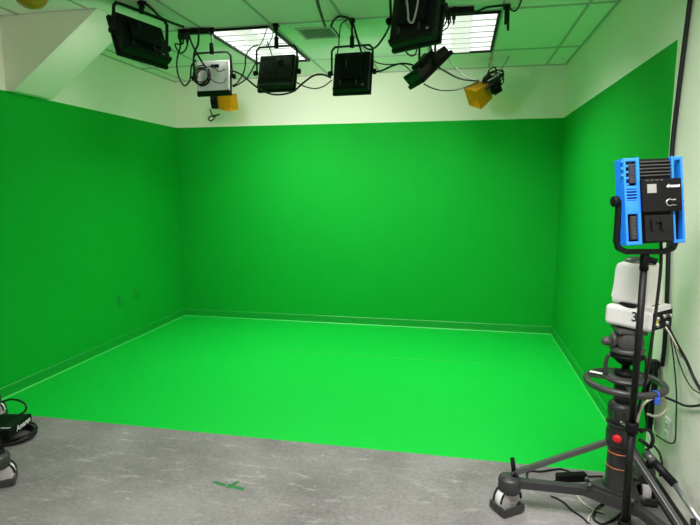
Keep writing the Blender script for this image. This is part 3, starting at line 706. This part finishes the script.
# ------------------------------------------------------------------ loose cables
CABLES = [
    ('cable', 'thick black cable running from the soffit-side LED panel to the ceiling power strip', .0096, 'black', [(1.305, -2.664, 2.985), (1.287, -2.559, 2.985), (1.252, -2.393, 2.981), (1.294, -2.322, 2.962), (1.37, -2.245, 2.943)], None),
    ('cable', 'black cable hanging in a deep loop under the ceiling power strip near the white-backed panel', .0066, 'black', [(1.348, -2.256, 2.895), (1.344, -2.263, 2.8), (1.315, -2.278, 2.686), (1.322, -2.284, 2.577), (1.368, -2.28, 2.488), (1.41, -2.258, 2.533), (1.415, -2.234, 2.645), (1.446, -2.213, 2.695)], None),
    ('cable', 'thin black cable in a short loop with a hook below the ceiling power strip', .006, 'black', [(1.369, -2.231, 2.901), (1.348, -2.247, 2.814), (1.293, -2.258, 2.814), (1.334, -2.26, 2.743), (1.38, -2.246, 2.775), (1.401, -2.227, 2.877)], None),
    ('cable', 'black cable dropping diagonally from the power strip to the white-backed panel', .0078, 'black', [(1.402, -2.244, 2.903), (1.436, -2.25, 2.809), (1.493, -2.253, 2.706), (1.55, -2.254, 2.62)], None),
    ('cable', 'black cable crossing behind it from the power strip end to the coil', .0078, 'black', [(1.497, -2.244, 2.913), (1.493, -2.26, 2.803), (1.464, -2.277, 2.725), (1.467, -2.294, 2.6), (1.492, -2.298, 2.537)], None),
    ('cable', 'black cable sagging from the white-backed panel under the dark ribbed panel', .0072, 'black', [(1.729, -2.198, 2.608), (1.824, -2.184, 2.569), (1.952, -2.172, 2.466), (2.078, -2.154, 2.414), (2.219, -2.122, 2.434), (2.303, -2.095, 2.505), (2.387, -2.069, 2.565), (2.457, -2.053, 2.572), (2.521, -2.044, 2.545)], None),
    ('cable', 'thin black cable drooping between the dark ribbed panel and the upright panel', .0048, 'black', [(2.242, -2.085, 2.517), (2.313, -2.075, 2.481), (2.392, -2.061, 2.465), (2.463, -2.044, 2.485), (2.524, -2.025, 2.533)], None),
    ('cable', 'thin black cable curving from the troffer corner down to the white-backed panel', .0054, 'black', [(1.95, -2.146, 2.801), (1.896, -2.16, 2.777), (1.859, -2.177, 2.714), (1.85, -2.194, 2.604), (1.802, -2.217, 2.509), (1.757, -2.231, 2.478)], None),
    ('cable', 'second thin black cable arcing down beside the dark ribbed panel yoke', .0054, 'black', [(1.93, -2.124, 2.692), (1.901, -2.139, 2.629), (1.856, -2.16, 2.549), (1.794, -2.179, 2.502), (1.748, -2.192, 2.478)], None),
    ('cable', 'thin cable looped over the yoke of the dark ribbed panel beneath the ceiling light', .0042, 'grey', [(1.951, -2.126, 2.798), (1.981, -2.113, 2.846), (2.01, -2.095, 2.933), (2.04, -2.086, 2.948), (2.057, -2.089, 2.901), (2.036, -2.104, 2.83), (1.998, -2.117, 2.79)], None),
    ('cable', 'thin black cable hanging down the back of the dark ribbed panel', .0042, 'black', [(2.049, -2.207, 2.81), (2.081, -2.212, 2.725), (2.106, -2.218, 2.648), (2.139, -2.224, 2.555)], None),
    ('cable', 'black cable hanging down from above to the edge of the ceiling vent', .0108, 'black', [(2.694, -3.126, 2.81), (2.618, -2.807, 2.863), (2.558, -2.489, 2.891), (2.506, -2.172, 2.904)], None),
    ('cable', 'black cable arching from the ceiling vent over to the stem of the upright panel', .0084, 'black', [(2.514, -2.009, 2.95), (2.546, -2.037, 2.985), (2.603, -2.112, 2.985), (2.659, -2.076, 2.985), (2.681, -1.971, 2.981), (2.711, -1.978, 2.887), (2.762, -1.989, 2.729)], None),
    ('cable', 'thin black cable looping from the vent past the yoke of the upright panel', .0054, 'black', [(2.505, -1.968, 2.962), (2.566, -1.967, 2.883), (2.565, -1.983, 2.771), (2.551, -1.995, 2.708)], None),
    ('cable', 'thin black cable making a narrow loop beside the stem of the upright panel', .0048, 'black', [(2.659, -2.039, 2.985), (2.6, -2.011, 2.959), (2.587, -2.025, 2.881), (2.582, -2.041, 2.771)], None),
    ('cable', 'black cable swinging from the upright panel up to the large overhead panel', .0072, 'black', [(2.769, -2.031, 2.787), (2.86, -2.218, 2.702), (2.945, -2.397, 2.678), (3.026, -2.57, 2.701), (3.083, -2.75, 2.711)], None),
    ('cable', 'black cable running from the upright panel across to the tipped panel', .0072, 'black', [(2.851, -1.991, 2.588), (2.933, -2.058, 2.581), (3.019, -2.12, 2.598), (3.102, -2.185, 2.598), (3.184, -2.255, 2.568), (3.234, -2.334, 2.521)], None),
    ('cable', 'thin black cable sagging behind from the upright panel toward the tipped panel', .0042, 'black', [(2.824, -1.929, 2.702), (2.894, -2.012, 2.649), (2.984, -2.088, 2.617), (3.099, -2.158, 2.597), (3.176, -2.242, 2.529)], None),
    ('cable', 'thick black cable running from the tipped panel to the corner amber lamp', .0084, 'black', [(3.372, -2.251, 2.546), (3.426, -1.833, 2.595), (3.502, -1.413, 2.633), (3.591, -.987, 2.691), (3.705, -.555, 2.76)], None),
    ('cable', 'long thin cable sagging low between the tipped panel and the corner amber lamp', .006, 'black', [(3.276, -2.288, 2.424), (3.316, -1.956, 2.454), (3.382, -1.617, 2.493), (3.486, -1.268, 2.554), (3.584, -.916, 2.64), (3.705, -.556, 2.75)], None),
    ('cable', 'thin grey cable hanging from the tipped panel edge toward the amber gelled lamp', .0048, 'grey', [(3.429, -2.281, 2.613), (3.473, -1.856, 2.642), (3.535, -1.427, 2.667), (3.619, -.993, 2.698), (3.715, -.551, 2.77)], None),
    ('cable', 'black cable along the ceiling from the power strip to the hanging plug', .0084, 'black', [(3.496, -2.079, 2.985), (3.539, -2.07, 2.985), (3.591, -2.025, 2.985), (3.649, -2.025, 2.985), (3.704, -2.092, 2.985), (3.781, -2.108, 2.985), (3.851, -2.116, 2.985)], None),
    ('cable', 'thin black cable curling up from the hanging plug to the ceiling', .006, 'black', [(3.858, -2.114, 2.985), (3.888, -2.009, 2.985), (3.917, -1.969, 2.985), (3.936, -2.033, 2.985), (3.941, -2.181, 2.985), (3.934, -2.301, 2.985)], None),
    ('cable', 'thin black cable in a small loop below the power strip in front of the troffer', .0048, 'black', [(3.446, -2.129, 2.938), (3.451, -2.134, 2.894), (3.427, -2.146, 2.843), (3.385, -2.159, 2.814), (3.349, -2.166, 2.814)], None),
    ('cable', 'second thin black cable under the power strip in front of the troffer', .0048, 'black', [(3.418, -2.156, 2.931), (3.42, -2.163, 2.88), (3.392, -2.175, 2.837), (3.357, -2.185, 2.815)], None),
    ('cable', 'black cable sagging in a small loop under the large overhead panel', .0048, 'black', [(3.176, -2.699, 2.577), (3.19, -2.7, 2.545), (3.216, -2.698, 2.527), (3.242, -2.691, 2.535), (3.253, -2.684, 2.571)], None),
    ('cable', 'thin grey cable hanging in a V on the back of the large overhead panel', .0054, 'grey', [(3.213, -3.002, 2.782), (3.224, -3.012, 2.7), (3.228, -3.017, 2.654), (3.246, -3.016, 2.636), (3.26, -3.01, 2.659), (3.275, -2.997, 2.73), (3.282, -2.988, 2.782)], None),
    ('cable', 'grey cable reaching from the amber lamp over the wall corner up toward the ceiling', .0072, 'grey', [(3.803, -.588, 2.75), (3.881, -.565, 2.8), (3.938, -.541, 2.88), (3.999, -.578, 2.985)], None),
    ('cable', 'black cable running straight down the white wall behind the blue panel light', .0114, 'black', [(4.632, -3.284, 2.638), (4.632, -3.284, 2.582), (4.632, -3.24, 2.213), (4.632, -3.21, 1.866), (4.632, -3.247, 1.529), (4.632, -3.304, 1.103), (4.632, -3.324, .849), (4.632, -3.314, .73)], None),
    ('cable', 'black power cable hanging from the back of the blue panel light to the pedestal', .007, 'black', [(4.364, -3.861, 1.593), (4.394, -3.826, 1.507), (4.41, -3.824, 1.352), (4.405, -3.829, 1.172), (4.395, -3.834, 1.007), (4.392, -3.817, .841), (4.393, -3.756, .69), (4.401, -3.704, .61)], None),
    ('cable', 'black and white cable falling from the camera connectors past the frame edge', .007, 'black', [(4.504, -3.618, 1.069), (4.518, -3.662, 1.028), (4.556, -3.664, .958), (4.604, -3.666, .875), (4.63, -3.712, .797), (4.63, -3.831, .759)], None),
    ('cable', 'white cable falling from the camera connectors beside the black one', .0045, 'cream', [(4.474, -3.644, 1.074), (4.492, -3.686, 1.042), (4.525, -3.686, .992), (4.562, -3.667, .931), (4.602, -3.625, .877)], None),
    ('cable', 'thin black wire dropping down the white wall and looping around the outlet', .0035, 'black', [(4.632, -3.345, .978), (4.632, -3.402, .898), (4.632, -3.462, .796), (4.632, -3.523, .656), (4.632, -3.544, .53), (4.632, -3.556, .441), (4.632, -3.533, .403), (4.632, -3.473, .377), (4.632, -3.367, .35), (4.632, -3.311, .34)], None),
    ('cable', 'thin black wire angling down the white wall from the camera to the frame edge', .003, 'black', [(4.622, -3.385, .988), (4.622, -3.47, .891), (4.622, -3.587, .801), (4.622, -3.709, .757), (4.622, -3.848, .774)], None),
    ('cable', 'black and cream cable stretched from the steering ring to the frame edge', .006, 'black', [(4.487, -3.676, .68), (4.548, -3.614, .667), (4.612, -3.554, .631), (4.63, -3.634, .642), (4.63, -3.726, .678), (4.63, -3.836, .733)], None),
    ('cable', 'cream cable looping beside the steering ring under the blue strap', .006, 'cream', [(4.402, -3.71, .563), (4.408, -3.72, .632), (4.427, -3.729, .682), (4.476, -3.707, .699), (4.524, -3.668, .68), (4.547, -3.649, .639), (4.529, -3.657, .606), (4.485, -3.688, .6), (4.447, -3.694, .61)], None),
    ('cable', 'short black cable hooked beside the column head of the pedestal by the wall', .009, 'black', [(4.417, -3.712, .525), (4.445, -3.705, .537), (4.468, -3.702, .525), (4.478, -3.705, .488), (4.473, -3.691, .445), (4.449, -3.694, .464), (4.418, -3.717, .488)], None),
    ('cable', 'black cable trailing from the hung coil down to the wall base', .006, 'black', [(4.62, -3.329, .285), (4.62, -3.388, .286), (4.62, -3.435, .271), (4.62, -3.458, .228), (4.62, -3.441, .174)], None),
    ('cable', 'black cable bowed across the floor behind the pedestal arm', .006, 'black', [(3.999, -3.345, .006), (3.979, -3.285, .006), (3.999, -3.213, .006), (4.062, -3.206, .006), (4.129, -3.175, .006), (4.19, -3.151, .006), (4.24, -3.181, .006), (4.279, -3.235, .006), (4.325, -3.268, .006)], None),
    ('cable', 'black cable running over the grey floor in front of the pedestal arm', .005, 'black', [(4.084, -3.458, .005), (4.116, -3.48, .005), (4.145, -3.516, .005), (4.173, -3.578, .005), (4.208, -3.623, .005), (4.238, -3.7, .005), (4.259, -3.765, .005)], None),
    ('cable', 'thin black cable in a small hook beside the black power adapter', .003, 'black', [(4.114, -3.371, .004), (4.117, -3.318, .004), (4.14, -3.281, .004), (4.174, -3.269, .004), (4.209, -3.289, .004)], None),
    ('cable', 'white cable lying on the floor beneath the pedestal hub', .005, 'cream', [(4.223, -3.431, .006), (4.237, -3.486, .006), (4.266, -3.534, .006), (4.304, -3.558, .006), (4.326, -3.566, .006)], None),
    ('cable', 'black cable curled on the floor at the foot of the light stand', .006, 'black', [(4.399, -3.434, .006), (4.337, -3.484, .006), (4.285, -3.557, .006), (4.263, -3.63, .006), (4.297, -3.665, .006), (4.363, -3.61, .006), (4.42, -3.538, .006)], None),
    ('cable', 'cream cable curling on the floor beside the light stand foot', .004, 'cream', [(4.32, -3.511, .004), (4.266, -3.575, .004), (4.231, -3.651, .004), (4.233, -3.723, .004)], None),
    ('cable', 'black cable arched up above the black box beside the cropped pedestal', .006, 'black', [(.787, -3.658, .349), (.877, -3.686, .384), (.972, -3.716, .398), (1.011, -3.712, .371), (1.009, -3.717, .335), (.946, -3.715, .297)], None),
]

for name, label, r, mat, pts, grp in CABLES:
    m = MB(); m.tube(pts, r, 8, sub=6)
    tag(m.build(name, 'rubber' if mat == 'black' else mat), label, 'cable', grp)

# ------------------------------------------------------------------ camera and world
cd = bpy.data.cameras.new('camera'); co = bpy.data.objects.new('camera', cd); COL.objects.link(co)
cd.sensor_fit = 'HORIZONTAL'; cd.sensor_width = 36; cd.lens = 528.484 / 700 * 36; cd.clip_start = .02
rv, uv, fv = Vector((.979574, .201082, -.000542)), Vector((-.026978, .134095, .990601)), Vector((-.199265, .970353, -.136781))
Mx = Matrix((rv, uv, -fv)).transposed().to_4x4(); Mx.translation = (3.54994, -6.30631, 1.66238); co.matrix_world = Mx
sc.camera = co
wd = bpy.data.worlds.new('world'); sc.world = wd; wd.use_nodes = True
wd.node_tree.nodes['Background'].inputs['Color'].default_value = (.5, .5, .5, 1); wd.node_tree.nodes['Background'].inputs['Strength'].default_value = .1
sc.view_settings.view_transform = 'Standard'; sc.view_settings.look = 'None'; sc.view_settings.gamma = 1; sc.view_settings.exposure = 0
sc.cycles.diffuse_bounces = 8; sc.cycles.max_bounces = 14; sc.cycles.sample_clamp_indirect = 6
